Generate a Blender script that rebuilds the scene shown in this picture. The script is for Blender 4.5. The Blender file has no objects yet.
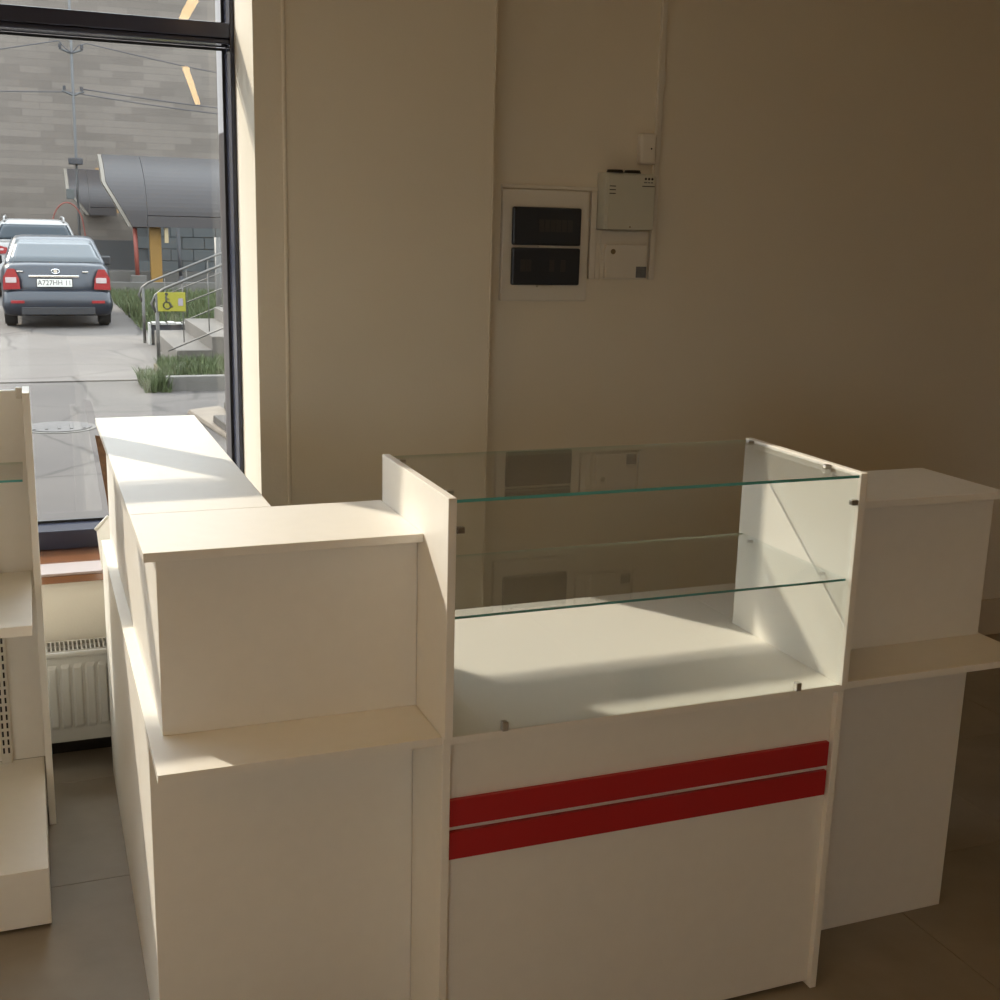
import bpy, bmesh, math, random
from mathutils import Vector, Matrix
random.seed(7)
S = bpy.context.scene
COL = S.collection

# ------------------------------------------------------------------ camera
EYE = 1.676
def make_camera():
    f, yaw, pitch, roll = 1195.36, .376024, .225707, -.0262801
    cy, sy, cp, sp = math.cos(yaw), math.sin(yaw), math.cos(pitch), math.sin(pitch)
    fw = Vector((sy*cp, cy*cp, -sp)); r = Vector((cy, -sy, 0)); d = fw.cross(r)
    cr, sr = math.cos(roll), math.sin(roll)
    r2 = cr*r + sr*d; d2 = -sr*r + cr*d
    cam = bpy.data.cameras.new('camera'); cam.sensor_fit = 'HORIZONTAL'; cam.sensor_width = 36
    cam.lens = f*36/1000; cam.clip_start = .05; cam.clip_end = 400
    o = bpy.data.objects.new('camera', cam); COL.objects.link(o)
    m = Matrix((( r2.x, -d2.x, -fw.x, 0), (r2.y, -d2.y, -fw.y, 0), (r2.z, -d2.z, -fw.z, EYE), (0, 0, 0, 1)))
    o.matrix_world = m
    S.camera = o
make_camera()

# ------------------------------------------------------------------ world, sun, exposure
W = bpy.data.worlds.new('hazy_sky'); S.world = W; W.use_nodes = True
bg = W.node_tree.nodes['Background']
bg.inputs['Color'].default_value = (.82, .91, 1.0, 1); bg.inputs['Strength'].default_value = 5.6
sl = bpy.data.lights.new('sun', 'SUN'); sl.energy = 4.9; sl.angle = math.radians(.6); sl.color = (1, .90, .76)
so = bpy.data.objects.new('sun', sl); COL.objects.link(so)
AZ = (.540, -.842); SLOPE = 1.32
ld = Vector((AZ[0], AZ[1], -(.842/SLOPE))).normalized()
so.rotation_euler = ld.to_track_quat('-Z', 'Y').to_euler(); so.location = (-8, 16, 12)
vs = S.view_settings
vs.view_transform = 'Standard'; vs.look = 'None'; vs.gamma = 1; vs.use_curve_mapping = False
vs.exposure = 0.0
S.cycles.max_bounces = 10; S.cycles.diffuse_bounces = 6; S.cycles.transparent_max_bounces = 24
S.cycles.caustics_reflective = False; S.cycles.caustics_refractive = False
S.cycles.use_denoising = True

# ------------------------------------------------------------------ materials
MATS = {}
def mat(name, col, rough=.5, metal=0., var=.0, vscale=8., bump=.0, bscale=40., spec=.5, emit=None, estr=0, stretch=(1, 1, 1), coat=0):
    if name in MATS: return MATS[name]
    m = bpy.data.materials.new(name); m.use_nodes = True
    nt = m.node_tree; b = nt.nodes['Principled BSDF']
    b.inputs['Base Color'].default_value = (*col, 1); b.inputs['Roughness'].default_value = rough
    b.inputs['Metallic'].default_value = metal; b.inputs['Specular IOR Level'].default_value = spec
    if coat: b.inputs['Coat Weight'].default_value = coat; b.inputs['Coat Roughness'].default_value = .08
    if emit:
        b.inputs['Emission Color'].default_value = (*emit, 1); b.inputs['Emission Strength'].default_value = estr
    tc = nt.nodes.new('ShaderNodeTexCoord'); mp = nt.nodes.new('ShaderNodeMapping')
    mp.inputs['Scale'].default_value = stretch
    nt.links.new(tc.outputs['Object'], mp.inputs['Vector'])
    if var:
        n = nt.nodes.new('ShaderNodeTexNoise'); n.inputs['Scale'].default_value = vscale; n.inputs['Detail'].default_value = 5
        nt.links.new(mp.outputs[0], n.inputs['Vector'])
        r = nt.nodes.new('ShaderNodeValToRGB')
        r.color_ramp.elements[0].position = .3; r.color_ramp.elements[1].position = .7
        r.color_ramp.elements[0].color = (*[c*(1-var) for c in col], 1)
        r.color_ramp.elements[1].color = (*[min(1, c*(1+var)) for c in col], 1)
        nt.links.new(n.outputs['Fac'], r.inputs[0]); nt.links.new(r.outputs[0], b.inputs['Base Color'])
    if bump:
        n2 = nt.nodes.new('ShaderNodeTexNoise'); n2.inputs['Scale'].default_value = bscale; n2.inputs['Detail'].default_value = 3
        nt.links.new(mp.outputs[0], n2.inputs['Vector'])
        bp = nt.nodes.new('ShaderNodeBump'); bp.inputs['Strength'].default_value = bump; bp.inputs['Distance'].default_value = .01
        nt.links.new(n2.outputs['Fac'], bp.inputs['Height']); nt.links.new(bp.outputs[0], b.inputs['Normal'])
    MATS[name] = m
    return m

def glass(name, tint, f0=.04, rough=0.0):
    """thin architectural glass: clear transmission mixed with a mirror by a Schlick Fresnel term"""
    m = bpy.data.materials.new(name); m.use_nodes = True; nt = m.node_tree; nt.nodes.clear()
    out = nt.nodes.new('ShaderNodeOutputMaterial'); mix = nt.nodes.new('ShaderNodeMixShader')
    tr = nt.nodes.new('ShaderNodeBsdfTransparent'); tr.inputs[0].default_value = (*tint, 1)
    gl = nt.nodes.new('ShaderNodeBsdfGlossy'); gl.inputs['Roughness'].default_value = rough
    g = nt.nodes.new('ShaderNodeNewGeometry'); dot = nt.nodes.new('ShaderNodeVectorMath'); dot.operation = 'DOT_PRODUCT'
    nt.links.new(g.outputs['Incoming'], dot.inputs[0]); nt.links.new(g.outputs['Normal'], dot.inputs[1])
    def mth(op, a, bv=None, c=None):
        n = nt.nodes.new('ShaderNodeMath'); n.operation = op
        for i, v in enumerate((a, bv)):
            if v is None: continue
            if isinstance(v, (int, float)): n.inputs[i].default_value = v
            else: nt.links.new(v, n.inputs[i])
        return n.outputs[0]
    ab = mth('ABSOLUTE', dot.outputs['Value']); inv = mth('SUBTRACT', 1.0, ab); pw = mth('POWER', inv, 5.0)
    fac = mth('ADD', mth('MULTIPLY', pw, 1-f0), f0)
    nt.links.new(fac, mix.inputs[0]); nt.links.new(tr.outputs[0], mix.inputs[1]); nt.links.new(gl.outputs[0], mix.inputs[2])
    nt.links.new(mix.outputs[0], out.inputs[0])
    MATS[name] = m
    return m

WHITE = mat('white_laminate', (.84, .808, .74), .42, var=.012, vscale=30, bump=.015, bscale=220)
EDGE = mat('laminate_edge_band', (.76, .73, .68), .45)
CHIP = mat('raw_chipboard', (0.1200, 0.0600, 0.0270), .8, var=.25, vscale=60)
WALL = mat('beige_painted_plaster', (.74, .68, .565), .85, var=.02, vscale=2.5, bump=.05, bscale=120)
CEIL = mat('ceiling_white_paint', (.85, .82, .76), .9)
TILE = mat('grey_floor_tile', (.30, .255, .20), .55, var=.10, vscale=6, bump=.03, bscale=60)
GROUT = mat('floor_joint_grout', (.21, .18, .145), .9)
FRAME = mat('dark_window_aluminium', (.042, .046, .072), .14, var=.05, spec=.35)
GASK = mat('black_rubber_gasket', (.012, .012, .014), .6)
SILLM = mat('glossy_brown_sill', (.24, .105, .05), .08, var=.18, vscale=14, stretch=(1, 6, 1), spec=.9, coat=.6)
PANE = glass('window_glass', (.965, .965, .95))
SHOWG = glass('display_glass', (.982, .996, .988), .085)
GEDGE = mat('green_glass_edge', (.11, .41, .39), .12, var=.1, spec=.8)
GEDGE2 = mat('pale_glass_edge', (.52, .58, .48), .2)
CHROME = mat('brushed_steel', (.45, .42, .38), .28, 1.0)
RED = mat('red_laminate_strip', (.43, .014, .018), .38)
RADI = mat('radiator_enamel', (0.4752, 0.4536, 0.4032), .35)
DARK = mat('dark_gap', (.02, .018, .015), .9)
PLAST = mat('white_plastic', (.70, .66, .58), .4)
PLASTG = mat('grey_white_steel_box', (.56, .55, .47), .45, var=.03, vscale=10)
SMOKE = mat('smoked_panel_cover', (.030, .036, .048), .3, spec=.4)
BREAK = mat('breaker_grey', (.05, .05, .052), .4)
BRASS = mat('lock_metal', (.25, .2, .12), .35, .9)
GREYL = mat('printed_grey_label', (.14, .145, .15), .6, var=.3, vscale=60)
BLACKP = mat('black_plastic', (.015, .013, .012), .5)
LAMPM = mat('warm_lamp_diffuser', (.9, .8, .6), .5, emit=(1, .62, .24), estr=13)

# ------------------------------------------------------------------ builders
ORG = {}
def tag(o, label=None, cat=None, group=None, kind=None):
    if label: o['label'] = label
    if cat: o['category'] = cat
    if group: o['group'] = group
    if kind: o['kind'] = kind
    return o
def thing(name, loc, label=None, cat=None, group=None, kind=None):
    o = bpy.data.objects.new(name, None); COL.objects.link(o); o.location = loc; o.empty_display_size = .1
    ORG[o.name] = Vector(loc)
    return tag(o, label, cat, group, kind)
def link(me, name, parent=None, m=None, smooth=False):
    o = bpy.data.objects.new(name, me); COL.objects.link(o)
    if m is not None and len(me.materials) == 0: me.materials.append(m)
    if smooth:
        for p in me.polygons: p.use_smooth = True
    if parent is not None:
        o.parent = parent; ORG[o.name] = ORG[parent.name].copy()
    else: ORG[o.name] = Vector((0, 0, 0))
    return o
def org(parent): return ORG[parent.name] if parent is not None else Vector((0, 0, 0))
def pyd(name, verts, faces, m, parent=None, smooth=False, fix=True):
    b = org(parent)
    me = bpy.data.meshes.new(name); me.from_pydata([tuple(Vector(v)-b) for v in verts], [], faces)
    if fix:
        bm = bmesh.new(); bm.from_mesh(me); bmesh.ops.recalc_face_normals(bm, faces=bm.faces); bm.to_mesh(me); bm.free()
    return link(me, name, parent, m, smooth)
def bm_box(bm, x0, x1, y0, y1, z0, z1):
    v = [bm.verts.new(p) for p in ((x0,y0,z0),(x1,y0,z0),(x1,y1,z0),(x0,y1,z0),(x0,y0,z1),(x1,y0,z1),(x1,y1,z1),(x0,y1,z1))]
    for f in ((0,3,2,1),(4,5,6,7),(0,1,5,4),(1,2,6,5),(2,3,7,6),(3,0,4,7)): bm.faces.new([v[i] for i in f])
def box(name, x0, x1, y0, y1, z0, z1, m, parent=None, bev=.0012, edge_mat=None, edge_axis=None):
    b = org(parent); bm = bmesh.new()
    bm_box(bm, x0-b.x, x1-b.x, y0-b.y, y1-b.y, z0-b.z, z1-b.z)
    if edge_mat is not None:
        bm.normal_update()
        for f in bm.faces:
            if abs(f.normal[edge_axis]) < .5: f.material_index = 1
    if bev: bmesh.ops.bevel(bm, geom=list(bm.edges), offset=bev, segments=2, affect='EDGES', profile=.5)
    me = bpy.data.meshes.new(name); me.materials.append(m)
    if edge_mat is not None: me.materials.append(edge_mat)
    bm.to_mesh(me); bm.free()
    return link(me, name, parent)
def boxes(name, lst, m, parent=None):
    b = org(parent); bm = bmesh.new()
    for (x0, x1, y0, y1, z0, z1) in lst: bm_box(bm, x0-b.x, x1-b.x, y0-b.y, y1-b.y, z0-b.z, z1-b.z)
    me = bpy.data.meshes.new(name); bm.to_mesh(me); bm.free()
    return link(me, name, parent, m)
def cyl(name, c, axis, r, h, m, parent=None, seg=24, r2=None, bev=0):
    """cylinder from c along axis (x/y/z) for h"""
    r2 = r if r2 is None else r2; b = org(parent); c = Vector(c)-b
    ax = {'x': Vector((1,0,0)), 'y': Vector((0,1,0)), 'z': Vector((0,0,1))}[axis]
    u = Vector((0,0,1)) if axis != 'z' else Vector((1,0,0)); v = ax.cross(u)
    vs_ = []; fs = []
    for k, (rr, t) in enumerate(((r, 0), (r2, h))):
        for i in range(seg):
            a = 2*math.pi*i/seg; vs_.append(tuple(c+ax*t+(u*math.cos(a)+v*math.sin(a))*rr))
    fs = [(i, (i+1) % seg, seg+(i+1) % seg, seg+i) for i in range(seg)] + [tuple(range(seg))[::-1], tuple(range(seg, 2*seg))]
    me = bpy.data.meshes.new(name); me.from_pydata(vs_, [], fs)
    bm = bmesh.new(); bm.from_mesh(me); bmesh.ops.recalc_face_normals(bm, faces=bm.faces)
    if bev:
        ed = [e for e in bm.edges if len(e.link_faces) == 2 and e.calc_face_angle() > 1]
        bmesh.ops.bevel(bm, geom=ed, offset=bev, segments=2, affect='EDGES')
    bm.to_mesh(me); bm.free()
    return link(me, name, parent, m)
def tube(name, pts, r, m, parent=None, seg=8):
    b = org(parent); pts = [Vector(p)-b for p in pts]; vs_ = []; n = len(pts)
    t0 = (pts[1]-pts[0]).normalized(); u = t0.orthogonal().normalized()
    for i, p in enumerate(pts):
        t = (pts[min(i+1, n-1)]-pts[max(i-1, 0)]).normalized()
        u = (u - t*u.dot(t)).normalized(); w = t.cross(u)
        for k in range(seg):
            a = 2*math.pi*k/seg; vs_.append(tuple(p+(u*math.cos(a)+w*math.sin(a))*r))
    fs = [(i*seg+k, i*seg+(k+1) % seg, (i+1)*seg+(k+1) % seg, (i+1)*seg+k) for i in range(n-1) for k in range(seg)]
    fs += [tuple(range(seg))[::-1], tuple(range((n-1)*seg, n*seg))]
    me = bpy.data.meshes.new(name); me.from_pydata(vs_, [], fs)
    return link(me, name, parent, m, True)
def prism_y(name, poly, y0, y1, m, parent=None):
    """polygon of (x,z) extruded from y0 to y1"""
    n = len(poly); vs_ = [(x, y0, z) for x, z in poly]+[(x, y1, z) for x, z in poly]
    fs = [tuple(range(n)), tuple(range(n, 2*n))[::-1]]+[(i, i+n, (i+1) % n+n, (i+1) % n) for i in range(n)]
    return pyd(name, vs_, fs, m, parent)

# ------------------------------------------------------------------ room shell
X0, X1, Y0, ZC = -6.0, 6.2, -4.4, 3.4
YW = 3.82           # wall with the electrical boxes
YP = 3.725          # front of the plaster column
XR_, XP = .655, 1.430
YF, YG = 4.05, 4.19  # window frame inner face, glass
floor = tag(boxes('floor', [(X0-.2, X1+.2, Y0-.2, 4.16, -.10, -.012)], GROUT), kind='structure')
# square floor tiles with open joints
TS = .6
bm = bmesh.new(); bm_box(bm, .0009, TS-.0009, .0009, TS-.0009, -.012, 0)
bmesh.ops.bevel(bm, geom=[e for e in bm.edges if all(v.co.z > -.001 for v in e.verts)], offset=.001, segments=1, affect='EDGES')
tme = bpy.data.meshes.new('floor_tile'); tme.materials.append(TILE); bm.to_mesh(tme); bm.free()
near = []
def tile_rows():
    ys = [2.965+TS*k for k in range(-13, 2)]
    xs = [-.42+TS*k for k in range(-10, 12)]
    return xs, ys
xs, ys = tile_rows()
far_boxes = []
for y in ys:
    for x in xs:
        if x < X0-.65 or x > X1 or y < Y0-.65: continue
        if -2.3 < x < 5.3 and 0.0 < y < 4.0:
            o = bpy.data.objects.new('tile', tme); COL.objects.link(o); o.parent = floor; o.location = (x, y, 0)
        else: far_boxes.append((x+.0015, x+TS-.0015, y+.0015, y+TS-.0015, -.012, 0))
tag(boxes('tile_field', far_boxes, TILE, floor), kind='stuff')
tag(boxes('ceiling', [(X0-.2, X1+.2, Y0-.2, 4.4, ZC, ZC+.2)], CEIL), kind='structure')
tag(boxes('wall_back', [(XP-.01, X1+.2, YW, 4.4, 0, ZC)], WALL), kind='structure')
tag(boxes('wall_left', [(X0-.2, X0, Y0, 4.4, 0, ZC)], WALL), kind='structure')
tag(boxes('wall_right', [(X1, X1+.2, Y0, YW, 0, ZC)], WALL), kind='structure')
WX0, WX1, WZ0, WZ1 = -4.4, -2.0, .9, 2.5     # unseen window behind the viewer, added to light the counter fronts
tag(boxes('wall_front', [(X0, WX0, Y0-.2, Y0, 0, ZC), (WX1, X1, Y0-.2, Y0, 0, ZC), (WX0, WX1, Y0-.2, Y0, 0, WZ0), (WX0, WX1, Y0-.2, Y0, WZ1, ZC)], WALL), kind='structure')
col = tag(boxes('wall_column', [(XR_, XP-.0105, YP, 4.4, 0, ZC)], WALL), kind='structure')
# corner bead that runs up the column and a rounded arris
cyl('corner_bead', (.745, YP+.002, 0), 'z', .007, ZC, WALL, col, 12)
cyl('edge_bead', (XP-.016, YP+.0055, 0), 'z', .0062, ZC, WALL, col, 12)
tag(boxes('baseboard_back', [(XP, X1, YW-.012, YW, 0, .16)], mat('baseboard_paint', (.60, .51, .38), .6)), kind='structure')
tag(boxes('wall_shade_strip', [(X0, XR_-.001, 3.788, 3.7995, 0, .13)], mat('painted_wall_shade', (.035, .032, .03), .6)), kind='structure')  # dark strip that paints in the shade below the radiator
tag(boxes('wall_window', [(X0, XR_, 3.80, 4.16, 0, .568), (X0, XR_, 4.16, 4.4, -.12, .568), (X0, XR_, 4.05, 4.4, 3.30, ZC)], WALL), kind='structure')

# ------------------------------------------------------------------ window wall
win = thing('window_1', (XR_, YF, .60), kind='structure')
pl = [-.478+1.106*0, ]
MX = [-.433-1.106*k for k in range(5)]      # mullion centres
JL = MX[-1]-1.06
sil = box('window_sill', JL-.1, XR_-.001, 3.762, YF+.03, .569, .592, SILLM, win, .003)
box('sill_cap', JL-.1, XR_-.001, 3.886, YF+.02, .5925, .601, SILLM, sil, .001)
box('sill_sunlit_strip', JL-.1, XR_-.001, 3.764, 3.885, .5925, .601, mat('sunlit_sill_tint', (.33, .25, .215), .3, var=.06, vscale=9), sil, .002)  # front of the brown sill, sunlight put into its paler colour
ZB0, ZB1, ZT0, ZT1, ZH0, ZH1 = .601, .664, 2.214, 2.276, 3.24, 3.30
box('bottom_rail', JL, XR_-.001, YF, YF+.12, ZB0+.0005, ZB1, FRAME, win, .003)
box('head_rail', JL, XR_-.001, YF, YF+.12, ZH0, ZH1, FRAME, win, .003)
box('jamb', .640, XR_-.001, YF, YF+.12, ZB1, ZH0, FRAME, win, .002)
box('jamb', JL-.04, JL, YF, YF+.12, ZB0, ZH1, FRAME, win, .002)
xs_open = []
edges = [JL]+[c for c in sorted(MX)]+[.640]
for c in MX: box('mullion', c-.045, c+.045, YF, YF+.12, ZB1, ZH0, FRAME, win, .002)
spans = []
le = JL
for c in sorted(MX): spans.append((le, c-.045)); le = c+.045
spans.append((le, .640))
for (a, b_) in spans:
    box('transom', a, b_, YF, YF+.12, ZT0+.016, ZT1, FRAME, win, .003)
    box('transom_bead', a, b_, YF+.012, YF+.11, ZT0, ZT0+.015, FRAME, win, .004)
    for (za, zb) in ((ZB1, ZT0), (ZT1, ZH0)):
        g = box('pane', a+.004, b_-.004, YG-.012, YG-.004, za+.004, zb-.004, PANE, win, 0)
        q = .008
        boxes('gasket', [(a, a+q, YG-.024, YG-.013, za, zb), (b_-q, b_, YG-.024, YG-.013, za, zb),
                         (a+q, b_-q, YG-.024, YG-.013, za, za+q), (a+q, b_-q, YG-.024, YG-.013, zb-q, zb)], GASK, win)

w2 = thing('added_fill_window', ((WX0+WX1)/2, Y0, WZ0), kind='structure')  # invented opening that brings sky fill onto the counters
for xa in (WX0, (WX0+WX1)/2-.035, WX1-.07): box('added_window_post', xa+.001, xa+.069, Y0-.13, Y0-.05, WZ0+.001, WZ1-.001, FRAME, w2, .002)
for xa, xb in ((WX0+.07, (WX0+WX1)/2-.035), ((WX0+WX1)/2+.035, WX1-.07)):
    box('added_window_rail', xa, xb, Y0-.13, Y0-.05, WZ0+.001, WZ0+.07, FRAME, w2, .002); box('added_window_rail', xa, xb, Y0-.13, Y0-.05, WZ1-.07, WZ1-.001, FRAME, w2, .002)
    box('pane', xa, xb, Y0-.095, Y0-.087, WZ0+.07, WZ1-.07, PANE, w2, 0)  # glass of the added fill window
REVEAL_SHADE = mat('shaded_reveal_tone', (0.0510, 0.0420, 0.0432), .3); REVEAL_LIT = mat('sunlit_reveal_tone', (0.3600, 0.3600, 0.3840), .4)  # sun above and shade below painted onto the outer window reveal
box('outer_reveal_strip', .6515, XR_-.0015, YF+.125, 4.42, ZB0, 1.96, REVEAL_SHADE, win, .001)
box('outer_reveal_strip', .6515, XR_-.0015, YF+.125, 4.42, 1.961, ZH1, REVEAL_LIT, win, .001)

# ------------------------------------------------------------------ counters
T = .016
LZ0, LZ1 = .721, .737
TZ0, TZ1 = 1.083, 1.100
YL, YLF, YUF, YTF, YB = 1.976, 2.158, 2.140, 2.103, 2.400
XL = .160; XA = .6755
# A: corner unit on the left of the showcase
A = thing('corner_counter', (.42, 2.2, 0), 'white laminate corner counter with stepped ledge left of the glass showcase', 'counter')
box('lower_front_panel', XL, XA, YLF, YLF+T, 0, LZ0, WHITE, A)
box('lower_side_panel', XL, XL+T, YLF+T, YB, 0, LZ0, WHITE, A)
box('lower_side_panel', XA-T, XA, YLF+T, YB, 0, LZ0, WHITE, A)
box('bottom_board', XL+T, XA-T, YLF+T, YB, .06, .06+T, WHITE, A)
prism = [(XL, YL), (XA, YL), (XA, YB), (.44, YB), (.44, 2.80), (XL, 2.80)]
def plate(name, poly, z0, z1, m, parent):
    n = len(poly); v = [(x, y, z0) for x, y in poly]+[(x, y, z1) for x, y in poly]
    f = [tuple(range(n))[::-1], tuple(range(n, 2*n))]+[(i, (i+1) % n, (i+1) % n+n, i+n) for i in range(n)]
    return pyd(name, v, f, m, parent)
plate('ledge_board', prism, LZ0, LZ1, WHITE, A)
box('upper_front_panel', .185, XA, YUF, YUF+T, LZ1, TZ0, WHITE, A)
box('upper_side_panel', .185, .185+T, YUF+T, YB, LZ1, TZ0, WHITE, A)
box('upper_side_panel', XA-T, XA, YUF+T, YB, LZ1, TZ0, WHITE, A)
box('inner_shelf', .185+T, XA-T, YUF+T, YB-.02, .90, .90+T, WHITE, A)
box('top_board', XL+.001, XA, YTF, YB, TZ0, TZ1, WHITE, A)
# B: counter running back to the window
B = thing('side_counter', (.3, 3.0, 0), 'long white laminate counter running from the corner back to the window', 'counter')
YE = 3.612
box('lower_outer_panel', XL, XL+T, YB+.001, YE-T, 0, LZ0, WHITE, B)
box('lower_end_panel', XL, .44, YE-T, YE, 0, LZ0, WHITE, B)
box('lower_partition', XL+T, .44, YB+.001, YB+.001+T, 0, LZ0, WHITE, B)
box('bottom_board', XL+T, .43, YB+T+.001, YE-T, .06, .06+T, WHITE, B)
box('inner_shelf', XL+T, .42, YB+T+.001, YE-T, .38, .38+T, WHITE, B)
box('ledge_board', XL, .44, 2.8012, YE+.002, LZ0, LZ1, WHITE, B)
box('upper_outer_panel', .185, .185+T, YB+.001, YE, LZ1, TZ0, WHITE, B)
box('upper_end_panel', .185+T, .42, YE-T, YE, LZ1, TZ0, WHITE, B)
box('upper_partition', .185+T, .42, YB+.001, YB+.001+T, LZ1, TZ0, WHITE, B)
box('top_board', XL+.001, .442, YB+.0012, 3.628, TZ0, TZ1, WHITE, B)
# D: unit right of the showcase
XD0, XD1 = 1.5865, 2.098
D = thing('counter_unit', (1.84, 2.2, 0), 'white laminate counter with stepped ledge right of the glass showcase', 'counter')
box('lower_front_panel', XD0, XD1, YLF, YLF+T, 0, LZ0, WHITE, D)
box('lower_side_panel', XD1-T, XD1, YLF+T, YB, 0, LZ0, WHITE, D)
box('lower_side_panel', XD0, XD0+T, YLF+T, YB, 0, LZ0, WHITE, D)
box('bottom_board', XD0+T, XD1-T, YLF+T, YB, .06, .06+T, WHITE, D)
box('ledge_board', XD0, 2.116, YL+.002, YB, LZ0, LZ1, WHITE, D)
box('upper_front_panel', XD0, 2.106, YUF+.006, YUF+.006+T, LZ1, TZ0, WHITE, D)
box('upper_side_panel', 2.106-T, 2.106, YUF+T+.006, YB, LZ1, TZ0, WHITE, D)
box('upper_side_panel', XD0, XD0+T, YUF+T+.006, YB, LZ1, TZ0, WHITE, D)
box('inner_shelf', XD0+T, 2.106-T, YUF+T+.006, YB-.02, .90, .90+T, WHITE, D)
box('top_board', XD0, 2.106, YTF+.006, YB, TZ0, TZ1, WHITE, D)
box('rear_worktop', XD0, 2.098, YB+.001, 2.690, LZ0, LZ1, WHITE, D)
box('worktop_leg_panel', 2.098-T, 2.098, YB+.001, 2.675, 0, LZ0, WHITE, D)
# C: glass showcase
CX0, CX1 = .6765, 1.585
C = thing('display_showcase', (1.13, 2.2, 0), 'glass topped white showcase with two red stripes between the counters', 'showcase')
for x in (CX0, CX1-T): box('base_side_panel', x, x+T, 1.972, 2.675, 0, LZ0, WHITE, C)
fp = box('base_front_panel', CX0+T, CX1-T, 1.986, 1.986+T, .012, LZ0, WHITE, C)
box('base_bottom', CX0+T, CX1-T, 1.986+T, 2.675-T, .05, .05+T, WHITE, C)
box('base_back_panel', CX0+T, CX1-T, 2.675-T, 2.675, .05, LZ0, WHITE, C)
for z0, z1 in ((.549, .604), (.480, .537)):
    st = box('red_stripe', CX0+T+.001, 1.5615, 1.975, 1.986, z0, z1, RED, C, .0008)
box('deck_board', CX0, CX1, 1.970, 2.690, LZ0, LZ1, WHITE, C)
for x in (CX0, CX1-T): box('side_panel', x, x+T, 1.962, 2.396, LZ1, 1.200, WHITE, C)
gi0, gi1 = CX0+T+.001, CX1-T-.001
def glass_sheet(name, x0, x1, y0, y1, z0, z1, axis, parent):
    b = org(parent); bm = bmesh.new(); bm_box(bm, x0-b.x, x1-b.x, y0-b.y, y1-b.y, z0-b.z, z1-b.z); bm.normal_update()
    if axis == 2:
        for f in bm.faces:
            if f.normal.y < -.5: f.material_index = 1
            if f.normal.y > .5: f.material_index = 2
    me = bpy.data.meshes.new(name)
    for m in (SHOWG, GEDGE, GEDGE2): me.materials.append(m)
    bm.to_mesh(me); bm.free()
    return link(me, name, parent)
glass_sheet('top_glass', gi0, gi1, 1.9665, 2.390, 1.190, 1.196, 2, C)
glass_sheet('glass_shelf', gi0, gi1, 1.980, 2.378, .966, .971, 2, C)
glass_sheet('front_glass', gi0, gi1, 1.9705, 1.9745, .7375, 1.1895, 1, C)
def clip(x, y, z, dx, dy, dz):
    c_ = box('glass_clip', x-dx, x+dx, y-dy, y+dy, z-dz, z+dz, CHROME, C, .0015)
    return c_
for x in (gi0+.008, gi1-.008):
    for y in ((2.335, 2.032) if x < 1 else (2.362, 2.066)): clip(x, y, 1.1945, .008, .006, .0045)
    clip(x, 1.968, 1.139, .0075, .0055, .006)
    for y in (2.335, 2.055): cyl('shelf_pin', (x-.011 if x < 1 else x-.004, y, .961), 'x', .004, .015, CHROME, C, 10)
for x in (.799, 1.462): clip(x, 1.970, .7465, .006, .007, .009)

# ------------------------------------------------------------------ display rack at the left edge
RX0 = -1.02
K = thing('display_rack', (-.5, 3.1, 0), 'white shop display rack with base box and shelves in front of the radiator', 'rack')
box('base_box', RX0, -.034, 2.777, 3.423, .012, .158, WHITE, K)
for x in (RX0+.05, -.12):
    for y in (2.83, 3.35): box('foot', x, x+.04, y, y+.04, 0, .012, BLACKP, K, 0)
for x in (RX0-.018, -.030): box('side_panel', x, x+.018, 3.308, 3.445, 0, 1.222, WHITE, K)
box('back_panel', RX0, -.0305, 3.424, 3.440, .158, 1.214, WHITE, K)
for xu in (-.131, -.90):
    up = box('upright', xu-.014, xu+.014, 3.404, 3.4238, .159, 1.20, PLAST, K, .001)
    boxes('slot_row', [(xu-.009+dx, xu-.004+dx, 3.4028, 3.4042, z, z+.016) for dx in (.0, .013) for z in [.19+.025*i for i in range(40)]], DARK, up)
sh = box('wide_shelf', RX0+.004, -.037, 2.925, 3.402, .695, .718, WHITE, K)
box('shelf_lip', RX0+.004, -.037, 2.921, 2.9246, .693, .7185, WHITE, K)
glass_sheet('glass_shelf', RX0+.02, -.040, 3.165, 3.400, 1.018, 1.024, 2, K)
box('top_clip', -.047, -.0305, 3.400, 3.4238, 1.194, 1.224, PLAST, K, .003)

# ------------------------------------------------------------------ radiator under the window
Rd = thing('panel_radiator', (-.3, 3.66, 0), 'low white panel radiator under the brown window sill', 'radiator')
ra, rb = -.95, .58
box('rear_panel', ra, rb, 3.705, 3.718, .112, .385, RADI, Rd, .003)
v = []; f = []
n = int((rb-ra)/.036)
xs_ = []
for i in range(n):
    a = ra+i*.036
    xs_ += [(a, 0), (a+.006, 1), (a+.024, 1), (a+.030, 0)]
xs_.append((rb, 0))
zz = [(.108, 0), (.150, 0), (.162, 1), (.345, 1), (.357, 0), (.388, 0)]
for z, kz in zz:
    for x, kx in xs_: v.append((x, 3.622-.006*kx*kz, z))
m_ = len(xs_)
f = [(j*m_+i, j*m_+i+1, (j+1)*m_+i+1, (j+1)*m_+i) for j in range(len(zz)-1) for i in range(m_-1)]
k0 = len(v)
for z, _ in (zz[0], zz[-1]):
    for x in (ra, rb): v.append((x, 3.614, z))
fpn = pyd('front_panel', v, f, RADI, Rd, False, False)
sm = fpn.modifiers.new('thickness', 'SOLIDIFY'); sm.thickness = .003; sm.offset = -1
box('front_top_roll', ra, rb, 3.6135, 3.628, .380, .397, RADI, Rd, .005)
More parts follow.
